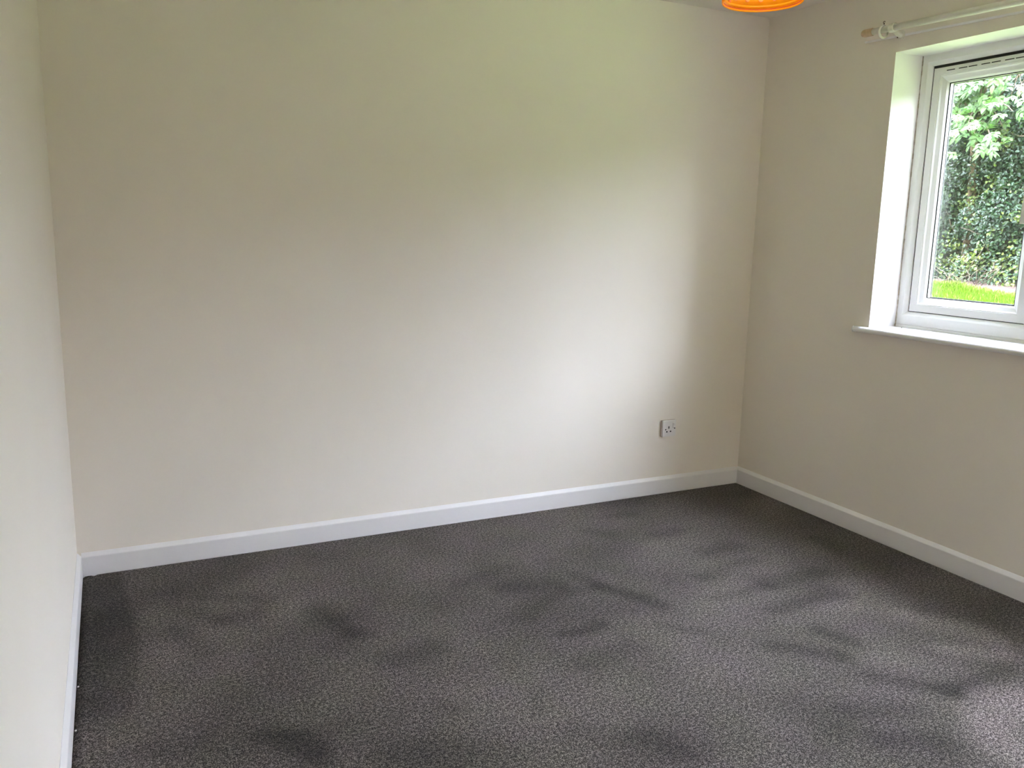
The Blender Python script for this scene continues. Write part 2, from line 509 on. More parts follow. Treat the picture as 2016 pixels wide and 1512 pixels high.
for a, b, hw, dp in strokes:
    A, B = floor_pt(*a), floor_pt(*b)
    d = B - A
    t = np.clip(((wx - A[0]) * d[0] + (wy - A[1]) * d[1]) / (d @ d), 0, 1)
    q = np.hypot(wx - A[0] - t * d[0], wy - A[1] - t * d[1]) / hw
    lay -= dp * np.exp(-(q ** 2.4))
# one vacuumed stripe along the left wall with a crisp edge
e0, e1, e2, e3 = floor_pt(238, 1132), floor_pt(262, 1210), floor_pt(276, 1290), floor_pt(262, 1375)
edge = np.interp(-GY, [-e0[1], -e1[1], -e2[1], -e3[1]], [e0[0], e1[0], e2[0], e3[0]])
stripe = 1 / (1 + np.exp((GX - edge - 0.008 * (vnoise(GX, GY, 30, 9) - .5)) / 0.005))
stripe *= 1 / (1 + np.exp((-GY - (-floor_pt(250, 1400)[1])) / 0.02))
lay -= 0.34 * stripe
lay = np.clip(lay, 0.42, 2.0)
dw = np.minimum.reduce([GX - xs[0], xs[-1] - GX, ys[0] - GY, GY - ys[-1]])
GZ = -0.016 * np.exp(-(dw / 0.011) ** 2) - 0.004 * np.exp(-((GX - 0.055) / 0.008) ** 2)
co = np.stack([GX, GY, GZ], -1).reshape(-1, 3)
idx = np.arange(NX * NY).reshape(NY, NX)
quads = np.stack([idx[:-1, :-1], idx[1:, :-1], idx[1:, 1:], idx[:-1, 1:]], -1).reshape(-1, 4)
def np_mesh(name, co, faces):
    me = bpy.data.meshes.new(name)
    k = faces.shape[1]
    me.vertices.add(len(co)); me.vertices.foreach_set('co', np.ascontiguousarray(co, np.float32).ravel())
    me.loops.add(faces.size); me.loops.foreach_set('vertex_index', np.ascontiguousarray(faces, np.int32).ravel())
    me.polygons.add(len(faces)); me.polygons.foreach_set('loop_start', np.arange(0, faces.size, k, dtype=np.int32))
    me.update(calc_edges=True)
    return me
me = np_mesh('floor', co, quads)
at = me.attributes.new('pile_lay_light', 'FLOAT', 'POINT')
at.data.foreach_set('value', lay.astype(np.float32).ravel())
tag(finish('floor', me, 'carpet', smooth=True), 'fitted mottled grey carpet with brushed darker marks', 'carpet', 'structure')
bm = bmesh.new()
box(bm, -0.2, W + 0.2, 0.2, -DEPTH - 0.1, -0.15, -0.03)
sub = from_bm('floor_screed', bm, 'dark', bpy.data.objects['floor'])

# ---- skirting boards with a chamfered top
ST, SH, SF = 0.015, 0.0824, 0.069
def skirt(name, prof, axis, a, b, label):
    bm = bmesh.new()
    prism(bm, prof, axis, a, b)
    return tag(from_bm(name, bm, 'skirting'), label, 'skirting', 'structure')
skirt('baseboard_back', [(0.0, -0.03), (-ST, -0.03), (-ST, SF - .003), (-ST + .001, SF), (-0.002, SH), (0.0, SH)], 'x', ST, W - ST,
      'white chamfered skirting board along the long wall under the socket')
skirt('baseboard_left', [(0.0, -0.03), (ST, -0.03), (ST, SF - .003), (ST - .001, SF), (0.002, SH), (0.0, SH)], 'y', 0.0, -DEPTH,
      'white chamfered skirting board along the wall opposite the window')
skirt('baseboard_right', [(W, -0.03), (W - ST, -0.03), (W - ST, SF - .003), (W - ST + .001, SF), (W - 0.002, SH), (W, SH)], 'y', 0.0, -DEPTH,
      'white chamfered skirting board below the window')
skirt('baseboard_front', [(-DEPTH, -0.03), (-DEPTH + ST, -0.03), (-DEPTH + ST, SF), (-DEPTH + .002, SH), (-DEPTH, SH)], 'x', ST, DX0,
      'white chamfered skirting board behind the camera, out of view')

# ================================================================== WINDOW
X = W + RD
win = empty('window_1', (0, 0, 0))
tag(win, 'white plastic double-glazed casement window overlooking the garden hedge', 'window', 'structure')
YM, YN = -1.420, -1.980       # mullions
bm = bmesh.new()
fp = [(0.0, X), (0.030, X), (0.033, X + 0.002), (0.0465, X + 0.014), (0.0465, X + 0.052), (0.060, X + 0.052), (0.060, X + 0.070), (0.0, X + 0.070)]
ZB = 0.966
sweep_rect(bm, Y0 + 0.001, YM, ZB, Z1 + 0.001, fp)
sweep_rect(bm, YM, YN, ZB, Z1 + 0.001, fp)
sweep_rect(bm, YN, Y1 - 0.001, ZB, Z1 + 0.001, fp)
frame = from_bm('window_frame', bm, 'upvc', win)
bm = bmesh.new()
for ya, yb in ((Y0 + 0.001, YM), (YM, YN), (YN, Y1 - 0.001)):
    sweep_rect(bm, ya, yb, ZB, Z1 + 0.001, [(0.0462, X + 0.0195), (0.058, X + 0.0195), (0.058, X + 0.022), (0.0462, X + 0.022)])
from_bm('gap_shade', bm, 'gasket', frame)  # black strip painting the dark of the gap round each sash
bm = bmesh.new()
box(bm, X - 0.004, X + 0.075, Y0 + .001, Y1 - .001, Z0 - 0.02, 0.953, 0, 0.0008)
box(bm, X, X + 0.075, Y0 + .001, Y1 - .001, 0.9535, ZB, 0, 0.0004)
from_bm('cill_strip', bm, 'upvc', frame)
bm = bmesh.new()   # dirty sealant bead in the reveal corner
for k in range(60):
    z = 0.945 + (Z1 - 0.945) * k / 60
    r = 0.0012 + 0.0016 * rng.random()
    box(bm, X - r * 1.3, X + .001, Y0 + .0005, Y0 - r * 1.5, z, z + (Z1 - .945) / 60 + .001)
box(bm, X - .006, X + .001, Y0 + .0005, Y0 - .006, .942, .953)
from_bm('sealant_bead', bm, 'sealant', frame)

def sash(ya, yb, za, zb, handle_y=None, vent=True):
    bm = bmesh.new()
    sp = [(0.0, X + 0.018), (0.030, X + 0.018), (0.0315, X + 0.020), (0.035, X + 0.020), (0.040, X + 0.025), (0.056, X + 0.034), (0.0635, X + 0.043),
          (0.0635, X + 0.068), (0.050, X + 0.080), (0.0, X + 0.080)]
    sweep_rect(bm, ya, yb, za, zb, sp)
    s = from_bm('sash', bm, 'upvc', win)
    bm = bmesh.new()
    sweep_rect(bm, ya, yb, za, zb, [(0.061, X + 0.0415), (0.0665, X + 0.0435), (0.0665, X + 0.046), (0.061, X + 0.046)])
    sweep_rect(bm, ya, yb, za, zb, [(0.061, X + 0.0645), (0.0675, X + 0.0645), (0.0675, X + 0.068), (0.061, X + 0.068)])
    from_bm('gasket', bm, 'gasket', s)
    bm = bmesh.new()
    sweep_rect(bm, ya, yb, za, zb, [(0.060, X + 0.0475), (0.0645, X + 0.0475), (0.0645, X + 0.0635), (0.060, X + 0.0635)])
    from_bm('spacer_bar', bm, 'spacer', s)
    for gx in (X + 0.0465, X + 0.0640):
        bm = bmesh.new()
        u = 0.062
        bm.faces.new([bm.verts.new(p) for p in ((gx, ya - u, za + u), (gx, yb + u, za + u), (gx, yb + u, zb - u), (gx, ya - u, zb - u))])
        from_bm('glass_pane', bm, 'glass', s)
    if vent:
        bm = bmesh.new()
        va, vb = ya - 0.050, yb + 0.050
        zc = zb - 0.017
        box(bm, X + 0.008, X + 0.0185, va, vb, zc - 0.008, zc + 0.009, 0, 0.002)
        n = 8
        L = (va - vb - 0.03) / n
        for k in range(n):
            a = va - 0.015 - k * L
            c = -0.006 if k % 2 else 0.006
            box(bm, X + 0.0074, X + 0.0085, a - 0.006 + c * 0.5, a - L + 0.006 + c * 0.5, zc - 0.002, zc + 0.0015, 1)
        from_bm('trickle_vent', bm, ['upvc', 'dark'], s)
    if handle_y is not None:
        bm = bmesh.new()
        hz = 1.530
        box(bm, X + 0.004, X + 0.019, handle_y + 0.013, handle_y - 0.013, hz - 0.075, hz + 0.075, 0, 0.004)
        tube(bm, [(X + 0.006, handle_y, hz), (X - 0.030, handle_y, hz)], 0.010, 14)
        prof = [(X - 0.032, hz + .013), (X - 0.020, hz + .013), (X - 0.019, hz - .02), (X - 0.026, hz - .10), (X - 0.030, hz - .128), (X - 0.038, hz - .128), (X - 0.037, hz - .09), (X - 0.033, hz - .02)]
        prism(bm, prof, 'y', handle_y + 0.010, handle_y - 0.010)
        from_bm('handle', bm, 'upvc', s)
    return s
G = 0.0497
sash(Y0 - G, YM + G, ZB + G, Z1 - G - 0.007, handle_y=YM + G + 0.023)
sash(YM - G, YN + G, ZB + G, Z1 - G - 0.007, vent=False)
sash(YN - G, Y1 + G, ZB + G, Z1 - G - 0.007, handle_y=YN - G - 0.023)
# sill board with rounded nose and a projecting ear
bm = bmesh.new()
nose = []
zt, zb_, xn = Z0 - 0.001, Z0 - 0.025, W - 0.037
for k in range(9):
    a = PI / 2 + PI * k / 8
    nose.append((xn + 0.012 + 0.012 * math.cos(a), (zt + zb_) / 2 + 0.012 * math.sin(a)))
prism(bm, nose + [(W + 0.0, zb_), (W + 0.0, zt)], 'y', -0.728, Y1 - 0.061)
prism(bm, [(W, zb_), (W, zt), (X + 0.02, zt), (X + 0.02, zb_)], 'y', Y0 + .001, Y1 - .001)
bmesh.ops.remove_doubles(bm, verts=bm.verts, dist=1e-5)
ears = [e for e in bm.edges if all(abs(v.co.y + 0.728) < 1e-4 for v in e.verts) and all(v.co.x < W - .001 for v in e.verts)]
bmesh.ops.bevel(bm, geom=ears, offset=0.004, segments=2, affect='EDGES')
sill = from_bm('window_sill', bm, 'gloss', win)
sill['label'] = 'white gloss window board with rounded front edge'

# batten above the window that carries the pole
TILT = 0.029
def zt_line(z, y):
    return z + TILT * (y + 0.80)
bm = bmesh.new()
xa = W - 0.010
ya, yb = -0.625, Y1 - 0.165
vs = []
for y in (ya, yb):
    a, b = zt_line(2.169, y), zt_line(2.222, y)
    vs.append([bm.verts.new(p) for p in ((W, y, a), (xa + .003, y, a), (xa, y, a + .007), (xa, y, b - .003), (xa + .003, y, b), (W, y, b))])
for k in range(6):
    bm.faces.new((vs[0][k], vs[0][(k + 1) % 6], vs[1][(k + 1) % 6], vs[1][k])).material_index = 1 if k < 2 else 0  # gloss white lower edge paints the light it catches from below
bm.faces.new(vs[0]); bm.faces.new(list(reversed(vs[1])))
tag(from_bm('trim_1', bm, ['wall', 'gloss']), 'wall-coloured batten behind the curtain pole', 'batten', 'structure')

# ================================================================== CURTAIN POLE AND RING
XR = W - 0.062
RR = 0.0135
def rp(y, dz=0.0):
    return Vector((XR, y, zt_line(2.1965, y) + dz))
pole = empty('curtain_pole', (XR, -1.42, zt_line(2.1965, -1.42)))
tag(pole, 'cream white curtain pole with a pale wooden end cap above the window', 'curtain pole')
def to_parent(o, p):
    o.parent = p
    o.matrix_parent_inverse = Matrix.Translation(p.location).inverted()
    return o
bm = bmesh.new()
tube(bm, [rp(-0.712), rp(-1.4), rp(Y1 - 0.115)], RR, 24)
to_parent(from_bm('rod', bm, 'polewhite'), pole)
for ye, s in ((-0.700, 1), (Y1 - 0.127, -1)):
    bm = bmesh.new()
    tube(bm, [rp(ye - s * 0.016), rp(ye - s * 0.012), rp(ye + s * 0.030), rp(ye + s * 0.039), rp(ye + s * 0.042)], [0.0138, 0.0162, 0.0160, 0.0135, 0.008], 24)
    to_parent(from_bm('end_cap', bm, 'wood'), pole)
for yb_ in (-0.815, Y1 - 0.03):
    bm = bmesh.new()
    p = rp(yb_)
    # cup round the rod
    rings = []
    for dy in (-0.012, 0.012):
        for r in (RR + 0.0045, RR):
            rings.append([bm.verts.new((p.x + r * math.cos(2 * PI * k / 24), p.y + dy, p.z + r * math.sin(2 * PI * k / 24))) for k in range(24)])
    order = [rings[0], rings[2], rings[3], rings[1]]
    for i in range(4):
        A, B = order[i], order[(i + 1) % 4]
        for k in range(24):
            bm.faces.new((A[k], A[(k + 1) % 24], B[(k + 1) % 24], B[k]))
    tube(bm, [(p.x + 0.010, p.y, p.z - 0.010), (W - 0.030, p.y, p.z - 0.020), (W - 0.012, p.y, p.z - 0.022)], [0.010, 0.010, 0.013], 14)
    tube(bm, [(W - 0.0135, p.y, p.z - 0.022), (W - 0.0098, p.y, p.z - 0.022)], 0.020, 20)
    br = to_parent(from_bm('bracket', bm, 'polewhite'), pole)
    bm = bmesh.new()
    tube(bm, [(W - 0.015, p.y + 0.013, p.z - 0.030), (W - 0.0130, p.y + 0.013, p.z - 0.030)], 0.0035, 10)
    sc = from_bm('screw', bm, 'brass', br)
    sc.matrix_parent_inverse = Matrix.Translation(pole.location).inverted()
    sc.matrix_parent_inverse = Matrix.Identity(4)

ring = empty('curtain_ring', rp(-0.768))
tag(ring, 'lone cream curtain ring with its dark eyelet turned upwards on the pole', 'curtain ring')
bm = bmesh.new()
c = rp(-0.768, -0.0085)
nseg, nt_ = 36, 10
vv = []
for i in range(nseg):
    a = 2 * PI * i / nseg
    vv.append([bm.verts.new((c.x + (0.0235 + 0.0042 * math.cos(2 * PI * j / nt_)) * math.cos(a), c.y + 0.0055 * math.sin(2 * PI * j / nt_), c.z + (0.0235 + 0.0042 * math.cos(2 * PI * j / nt_)) * math.sin(a))) for j in range(nt_)])
for i in range(nseg):
    for j in range(nt_):
        f = bm.faces.new((vv[i][j], vv[(i + 1) % nseg][j], vv[(i + 1) % nseg][(j + 1) % nt_], vv[i][(j + 1) % nt_])); f.smooth = True
to_parent(from_bm('hoop', bm, 'polewhite'), ring)
bm = bmesh.new()
t0 = c + Vector((0, 0, 0.0265))
tube(bm, [t0, t0 + Vector((0, 0, 0.007))], 0.0016, 8)
lp = [t0 + Vector((0, -0.0042 * math.cos(2 * PI * k / 14), 0.0112 + 0.0042 * math.sin(2 * PI * k / 14))) for k in range(13)]
tube(bm, lp, 0.0013, 6)
to_parent(from_bm('eyelet', bm, 'brass'), ring)

# ================================================================== POWER SOCKET
SXc, SZc = 2.7485, 0.343
sk = empty('wall_socket', (SXc, 0, SZc))
tag(sk, 'single switched white power socket low on the long wall', 'socket')
bm = bmesh.new()
box(bm, SXc - 0.0425, SXc + 0.0425, -0.0015, -0.012, SZc - 0.0425, SZc + 0.0425, 0, 0.0015)
to_parent(from_bm('back_box', bm, 'socketback'), sk)
bm = bmesh.new()
box(bm, SXc - 0.043, SXc + 0.043, -0.0118, -0.0205, SZc - 0.043, SZc + 0.043, 0, 0.0025)
face = to_parent(from_bm('faceplate', bm, 'socket'), sk)
holes = [('pin_hole', -0.003, 0.005, .0036, .0066), ('pin_hole', -0.0145, -0.017, .0050, .0038), ('pin_hole', 0.0085, -0.0165, .0050, .0038),
         ('screw', -0.0225, -0.005, .0028, .0032), ('screw', 0.0335, -0.001, .0028, .0030)]
for nm, dx, dz, hx, hz in holes:
    bm = bmesh.new()
    if nm == 'screw':
        tube(bm, [(SXc + dx, -0.0200, SZc + dz), (SXc + dx, -0.0210, SZc + dz)], 0.0037, 12)
    else:
        box(bm, SXc + dx - hx, SXc + dx + hx, -0.0195, -0.02065, SZc + dz - hz, SZc + dz + hz, 0, 0.0004)
    to_parent(from_bm(nm, bm, 'dark'), sk)
bm = bmesh.new()
prism(bm, [(-0.0203, SZc + 0.003), (-0.0228, SZc + 0.003), (-0.0212, SZc + 0.014), (-0.0245, SZc + 0.026), (-0.0203, SZc + 0.026)], 'x', SXc + 0.0225, SXc + 0.0325)
to_parent(from_bm('rocker_switch', bm, 'socket'), sk)
bm = bmesh.new()
box(bm, SXc + 0.0208, SXc + 0.0225, -0.0200, -0.0207, SZc + 0.0025, SZc + 0.027)
box(bm, SXc + 0.0208, SXc + 0.0325, -0.0200, -0.0207, SZc + 0.0008, SZc + 0.0028)
to_parent(from_bm('switch_gap', bm, 'steel'), sk)

# ================================================================== PENDANT LAMP
LX, LY, LZ = 1.622, -1.797, 1.889
lamp = empty('pendant_lamp', (LX, LY, LZ))
tag(lamp, 'orange translucent pendant lampshade hanging at the top edge of the picture', 'lamp')
RB, RT, HT = 0.0945, 0.062, 0.165
RW = RB - 0.0045                    # wall radius just above the rim
def rr(z):
    return RW + (RT - RW) * (z - 0.012) / (HT - 0.012)
bm = bmesh.new()
outer = [(rr(z), z) for z in np.linspace(0.012, HT, 8)]
inner = [(rr(z) - 0.0022, z) for z in np.linspace(HT, 0.012, 8)]
lathe(bm, outer + [(0.028, HT + 0.004), (0.021, HT + 0.004), (0.021, HT + 0.001)] + [(RT - 0.003, HT - 0.001)] + inner[1:], 64, 0, (0, 0, 0), True)
shade = from_bm('shade', bm, 'orange', lamp)
bm = bmesh.new()   # moulded rim: bottom bead, groove, upper bead
lathe(bm, [(RB, 0.002), (RB - 0.0006, 0.0), (RB - 0.0025, -0.0006), (RB - 0.0042, 0.0006), (RB - 0.0045, 0.0022), (RB - 0.0028, 0.0034), (RB - 0.0022, 0.0070),
           (RB - 0.0055, 0.0082), (RB - 0.0078, 0.0098), (RB - 0.0074, 0.0118), (RW - 0.0026, 0.0135), (RW, 0.0135), (RB - 0.001, 0.0115), (RB, 0.009)], 72, 0, (0, 0, 0), True)
from_bm('rim', bm, 'orange', lamp)
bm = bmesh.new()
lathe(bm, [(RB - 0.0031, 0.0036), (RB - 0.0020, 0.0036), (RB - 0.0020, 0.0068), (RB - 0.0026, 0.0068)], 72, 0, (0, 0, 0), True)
from_bm('rim_groove', bm, 'orangedark', lamp)  # deeper orange ring painting the dark of the recessed groove
bm = bmesh.new()   # overlapped seam inside the shade
a0 = math.radians(112)
ring_a = []
for a in (a0 - 0.055, a0 + 0.055):
    ring_a.append([bm.verts.new(((rr(z) - d) * math.cos(a), (rr(z) - d) * math.sin(a), z)) for z in (0.013, HT - 0.003) for d in (0.0020, 0.0034)])
A_, B_ = ring_a
for q_ in ((0, 1, 3, 2),):
    bm.faces.new([A_[i_] for i_ in q_]); bm.faces.new([B_[i_] for i_ in q_])
for i_, j_ in ((0, 1), (1, 3), (3, 2), (2, 0)):
    bm.faces.new((A_[i_], A_[j_], B_[j_], B_[i_]))
from_bm('seam', bm, 'orangedark', shade)
stud_me = None
for row in range(3):
    for k in range(16):
        a = 2 * PI * (k + 0.5 * (row % 2)) / 16 + 0.12
        z = 0.027 + row * 0.040
        if stud_me is None:
            bm = bmesh.new()
            lathe(bm, [(0.0, 0.0035), (0.004, 0.0034), (0.0058, 0.0022), (0.0060, -0.0022), (0.0045, -0.0034), (0.0, -0.0035)], 16)
            bmesh.ops.remove_doubles(bm, verts=bm.verts, dist=1e-5)
            o = from_bm('stud', bm, 'orangepale', shade)
            stud_me = o.data
        else:
            o = bpy.data.objects.new('stud', stud_me)
            COL.objects.link(o)
            o.parent = shade
        r = rr(z) - 0.001
        nrm = Vector((math.cos(a), math.sin(a), (RB - RT) / HT)).normalized()
        o.rotation_euler = nrm.to_track_quat('Z', 'Y').to_euler()
        o.location = (r * math.cos(a), r * math.sin(a), z)
bm = bmesh.new()
lathe(bm, [(0.0, 0.045), (0.012, 0.048), (0.024, 0.062), (0.029, 0.082), (0.024, 0.104), (0.014, 0.122), (0.013, 0.140), (0.0, 0.141)], 24)
bmesh.ops.remove_doubles(bm, verts=bm.verts, dist=1e-5)
from_bm('added_bulb', bm, 'added_bulb', lamp)  # unseen lit bulb, added so the orange plastic glows
bm = bmesh.new()
lathe(bm, [(0.0, 0.139), (0.017, 0.139), (0.017, 0.160), (0.020, 0.160), (0.020, 0.175), (0.012, 0.205), (0.004, 0.215), (0.0, 0.215)], 24)
bmesh.ops.remove_doubles(bm, verts=bm.verts, dist=1e-5)
from_bm('lampholder', bm, 'flex', lamp)
bm = bmesh.new()
tube(bm, [(0, 0, 0.21), (0, 0, H - LZ - 0.02)], 0.0032, 10)
from_bm('cord', bm, 'flex', lamp)
bm = bmesh.new()
lathe(bm, [(0.0, H - LZ), (0.040, H - LZ), (0.040, H - LZ - 0.008), (0.030, H - LZ - 0.024), (0.006, H - LZ - 0.032), (0.0, H - LZ - 0.032)], 32)
bmesh.ops.remove_doubles(bm, verts=bm.verts, dist=1e-5)
from_bm('ceiling_rose', bm, 'flex', lamp)

# ================================================================== SMALL DEBRIS
bm = bmesh.new()
bmesh.ops.create_icosphere(bm, subdivisions=1, radius=0.0022)
o = from_bm('dirt_speck', bm, 'speck'); o.location = (X - 0.035, -0.853, Z0 + 0.0008)
tag(o, 'tiny dark speck of dirt on the white window board', 'dirt')
for (px, py), lb in (((143, 1352), 'tiny white paint flake on the carpet edge, farther from the camera'), ((141, 1438), 'tiny white paint flake on the carpet edge, nearer the camera')):
    bm = bmesh.new()
    box(bm, -0.0025, 0.0025, -0.004, 0.004, 0, 0.0015, 0, 0.0004)
    o = from_bm('paint_flake', bm, 'flake')
    q = floor_pt(px, py)
    o.location = (max(q[0], 0.021), q[1], -0.004)
    tag(o, lb, 'paint flake')

# ================================================================== GARDEN
XH = 8.80                                  # front of the hedge
def gz(x):
    return np.interp(x, [-12, W + WT - 0.6, W + WT, 8.55, 9.2, 40], [-0.35, -0.35, -0.06, 0.815, 0.87, 1.0])
def soil_edge(y):
    return 8.42 + 0.15 * np.sin((y - 2.6) * 2.2)
gx = np.concatenate([[-12, -4, 2, W + WT - 0.6, W + WT], np.linspace(4, 9.4, 28), [12, 20, 40]])
gy = np.linspace(-24, 24, 97)
A, B = np.meshgrid(gx, gy)
Zg = gz(A) + 0.02 * (vnoise(A, B, 1.3, 21) - .5)
co = np.stack([A, B, Zg], -1).reshape(-1, 3)
idx = np.arange(A.size).reshape(A.shape)
q = np.stack([idx[:-1, :-1], idx[:-1, 1:], idx[1:, 1:], idx[1:, :-1]], -1).reshape(-1, 4)
tag(finish('ground', np_mesh('ground', co, q), 'lawn', smooth=True), 'sloping green lawn outside the window', 'lawn', 'structure')
yy = np.linspace(-16, 18, 500)
tt = np.linspace(0, 1, 12)
e = soil_edge(yy) + 0.05 * (vnoise(yy, yy * 0, 5, 31) - .5) + 0.03 * (vnoise(yy, yy * 0, 17, 32) - .5)
SXg = e[:, None] + (9.3 - e[:, None]) * tt[None]
SYg = np.repeat(yy[:, None], 12, 1)
SZg = gz(SXg) + 0.02 * (vnoise(SXg, SYg, 1.3, 21) - .5) + 0.012 + 0.025 * vnoise(SXg, SYg, 12, 33) * (tt[None] > 0) - 0.03 * (tt[None] == 0)
idx = np.arange(SXg.size).reshape(SXg.shape)
q = np.stack([idx[:-1, :-1], idx[:-1, 1:], idx[1:, 1:], idx[1:, :-1]], -1).reshape(-1, 4)
tag(finish('soil_bed', np_mesh('soil_bed', np.stack([SXg, SYg, SZg], -1).reshape(-1, 3), q), 'soil', smooth=True),
    'strip of bare reddish brown soil between lawn and hedge', 'soil', 'structure')

def leaf_cloud(name, pos, nrm, up, L, Wd, tint, mat, parent=None, fold=0.18):
    """many folded leaves in one mesh: 6 vertices, 2 quads each"""
    n = len(pos)
    nrm = nrm / np.linalg.norm(nrm, axis=1, keepdims=True)
    up = up - (up * nrm).sum(1, keepdims=True) * nrm
    up /= np.linalg.norm(up, axis=1, keepdims=True) + 1e-9
    sd = np.cross(up, nrm)
    L = L[:, None]; Wd = Wd[:, None]
    v = np.empty((n, 6, 3))
    v[:, 0] = pos
    v[:, 1] = pos + up * L * .30 + sd * Wd * .5 + nrm * Wd * fold
    v[:, 2] = pos + up * L * .68 + sd * Wd * .42 + nrm * Wd * fold
    v[:, 3] = pos + up * L - nrm * L * .12
    v[:, 4] = pos + up * L * .68 - sd * Wd * .42 + nrm * Wd * fold
    v[:, 5] = pos + up * L * .30 - sd * Wd * .5 + nrm * Wd * fold
    base = (np.arange(n) * 6)[:, None]
    f = np.stack([base + np.array([0, 1, 2, 3]), base + np.array([0, 3, 4, 5])], 1).reshape(-1, 4)
    me = np_mesh(name, v.reshape(-1, 3), f)
    at = me.attributes.new('tint', 'FLOAT', 'POINT')
    at.data.foreach_set('value', np.repeat(tint, 6).astype(np.float32))
    return finish(name, me, mat, parent)

# ---- grass blades on the stretch of lawn the window looks at
n = 90000
by = rng.uniform(-2.5, 8.0, n)
bx = soil_edge(by) + 0.06 - 2.2 * rng.random(n) ** 1.3
bz = gz(bx) + 0.02 * (vnoise(bx, by, 1.3, 21) - .5)
lean = rng.normal(0, .35, (n, 2))
up = np.stack([lean[:, 0], lean[:, 1], np.ones(n)], 1)
nr = rng.normal(0, 1, (n, 3)); nr[:, 2] *= .2
d = soil_edge(by) + 0.06 - bx
tint = np.clip(rng.normal(.35, .18, n) + np.where(d < .16, rng.random(n) * .75 * (1 - d / .16), 0), 0, 1)
patch = vnoise(bx, by, 3, 41)
hl = rng.uniform(.035, .075, n) * (0.7 + .6 * patch)
g = leaf_cloud('grass', np.stack([bx, by, bz], 1), nr, up, hl, rng.uniform(.004, .007, n), tint, 'grassblade')
tag(g, 'bright green grass growing on the slope up to the hedge', 'grass', 'stuff')

# ---- evergreen hedge
hedge = empty('hedge', (9.2, 2.0, float(gz(9.2))))
tag(hedge, 'tall dark glossy evergreen hedge behind the lawn', 'hedge')
def hsurf(y, z):
    return XH + 0.30 * (vnoise(y, z, 1.4, 51) - .5) + 0.22 * (vnoise(y, z, 3.7, 52) - .5) - 0.10 * np.exp(-((z - 1.1) / .28) ** 2) + 0.10 * np.clip(z - 2.0, 0, 3)
def htop(y):
    return np.interp(y, [-6.0, -4.0, -3.0, 0.4, 1.5], [3.4, 3.1, 2.4, 2.4, 3.55]) + 0.25 * (vnoise(y, y * 0, 1.8, 53) - .5)
# inner twiggy mass
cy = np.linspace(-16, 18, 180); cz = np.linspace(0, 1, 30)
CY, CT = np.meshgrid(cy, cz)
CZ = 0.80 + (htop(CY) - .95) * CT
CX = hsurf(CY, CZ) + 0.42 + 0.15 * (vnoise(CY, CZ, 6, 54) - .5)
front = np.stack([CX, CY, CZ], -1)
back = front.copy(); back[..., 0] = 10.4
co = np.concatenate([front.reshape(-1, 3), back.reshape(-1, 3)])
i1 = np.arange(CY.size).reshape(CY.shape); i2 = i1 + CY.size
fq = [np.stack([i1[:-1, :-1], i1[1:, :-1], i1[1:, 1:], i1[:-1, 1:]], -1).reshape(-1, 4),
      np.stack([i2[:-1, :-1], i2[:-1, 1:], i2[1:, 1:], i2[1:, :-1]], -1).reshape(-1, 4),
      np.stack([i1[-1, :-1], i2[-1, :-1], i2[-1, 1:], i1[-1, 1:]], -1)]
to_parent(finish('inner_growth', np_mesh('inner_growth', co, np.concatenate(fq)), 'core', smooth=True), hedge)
def hedge_leaves(n, ya, yb, Lr, name):
    y = rng.uniform(ya, yb, n)
    z = 0.84 + (htop(y) - 0.84) * rng.random(n)
    dp = rng.random(n) ** 1.6
    clump = vnoise(y, z, 5.5, 61)
    x = hsurf(y, z) + 0.40 * dp - 0.16 * (clump - .4)
    nr = np.stack([-1.0 + .9 * rng.normal(0, .6, n), rng.normal(0, .75, n), .65 + rng.normal(0, .6, n)], 1)
    up = rng.normal(0, 1, (n, 3)) + np.array([-.4, 0, -.1])
    low = np.exp(-((z - 1.05) / .16) ** 2)
    young = (vnoise(y, z, 7, 62) > .72) & (rng.random(n) < .75)
    tint = np.clip(rng.normal(.28, .14, n) + young * rng.uniform(.25, .6, n) * (dp < .5) + low * rng.uniform(-.05, .8, n), 0, 1)
    L = rng.uniform(*Lr, n)
    o = leaf_cloud(name, np.stack([x, y, z], 1), nr, up, L, L * rng.uniform(.5, .68, n), tint, 'hedgeleaf')
    to_parent(o, hedge)
    o['kind'] = 'stuff'
    return o
hedge_leaves(70000, -0.5, 6.0, (.030, .052), 'foliage')
hedge_leaves(26000, -16, -0.5, (.07, .11), 'foliage')
hedge_leaves(20000, 6.0, 18, (.07, .11), 'foliage')
# thin stems in the hedge front
for k in range(70):
    y = rng.uniform(0.3, 4.6); z = rng.uniform(.86, 2.7)
    bm = bmesh.new()
    pts = []
    p = Vector((float(hsurf(np.array(y), np.array(z))) + rng.uniform(-.03, .15), y, z))
    d = Vector((rng.normal(0, .2), rng.normal(0, .8), rng.uniform(.2, 1))).normalized()
    ln = rng.uniform(.15, .5)
    for s in range(5):
        pts.append(p.copy())
        p = p + d * ln / 4
        d = (d + Vector((rng.normal(0, .15), rng.normal(0, .2), rng.normal(0, .15)))).normalized()
    tube(bm, pts, [.005, .0045, .004, .003, .002], 5)
    to_parent(from_bm('stem', bm, 'twig'), hedge)
# dry pale stems at the foot
for k in range(20):
    y0 = 2.62 + rng.normal(0, .16); x0 = 8.62 + rng.normal(0, .05)
    bm = bmesh.new()
    p0 = Vector((x0, y0, float(gz(x0)) + .02))
    p1 = p0 + Vector((rng.normal(-.03, .06), rng.normal(0, .14), rng.uniform(.08, .26)))
    tube(bm, [p0, (p0 + p1) / 2 + Vector((0, rng.normal(0, .03), .02)), p1], [.004, .003, .002], 5)
    to_parent(from_bm('stem', bm, 'twig'), hedge)

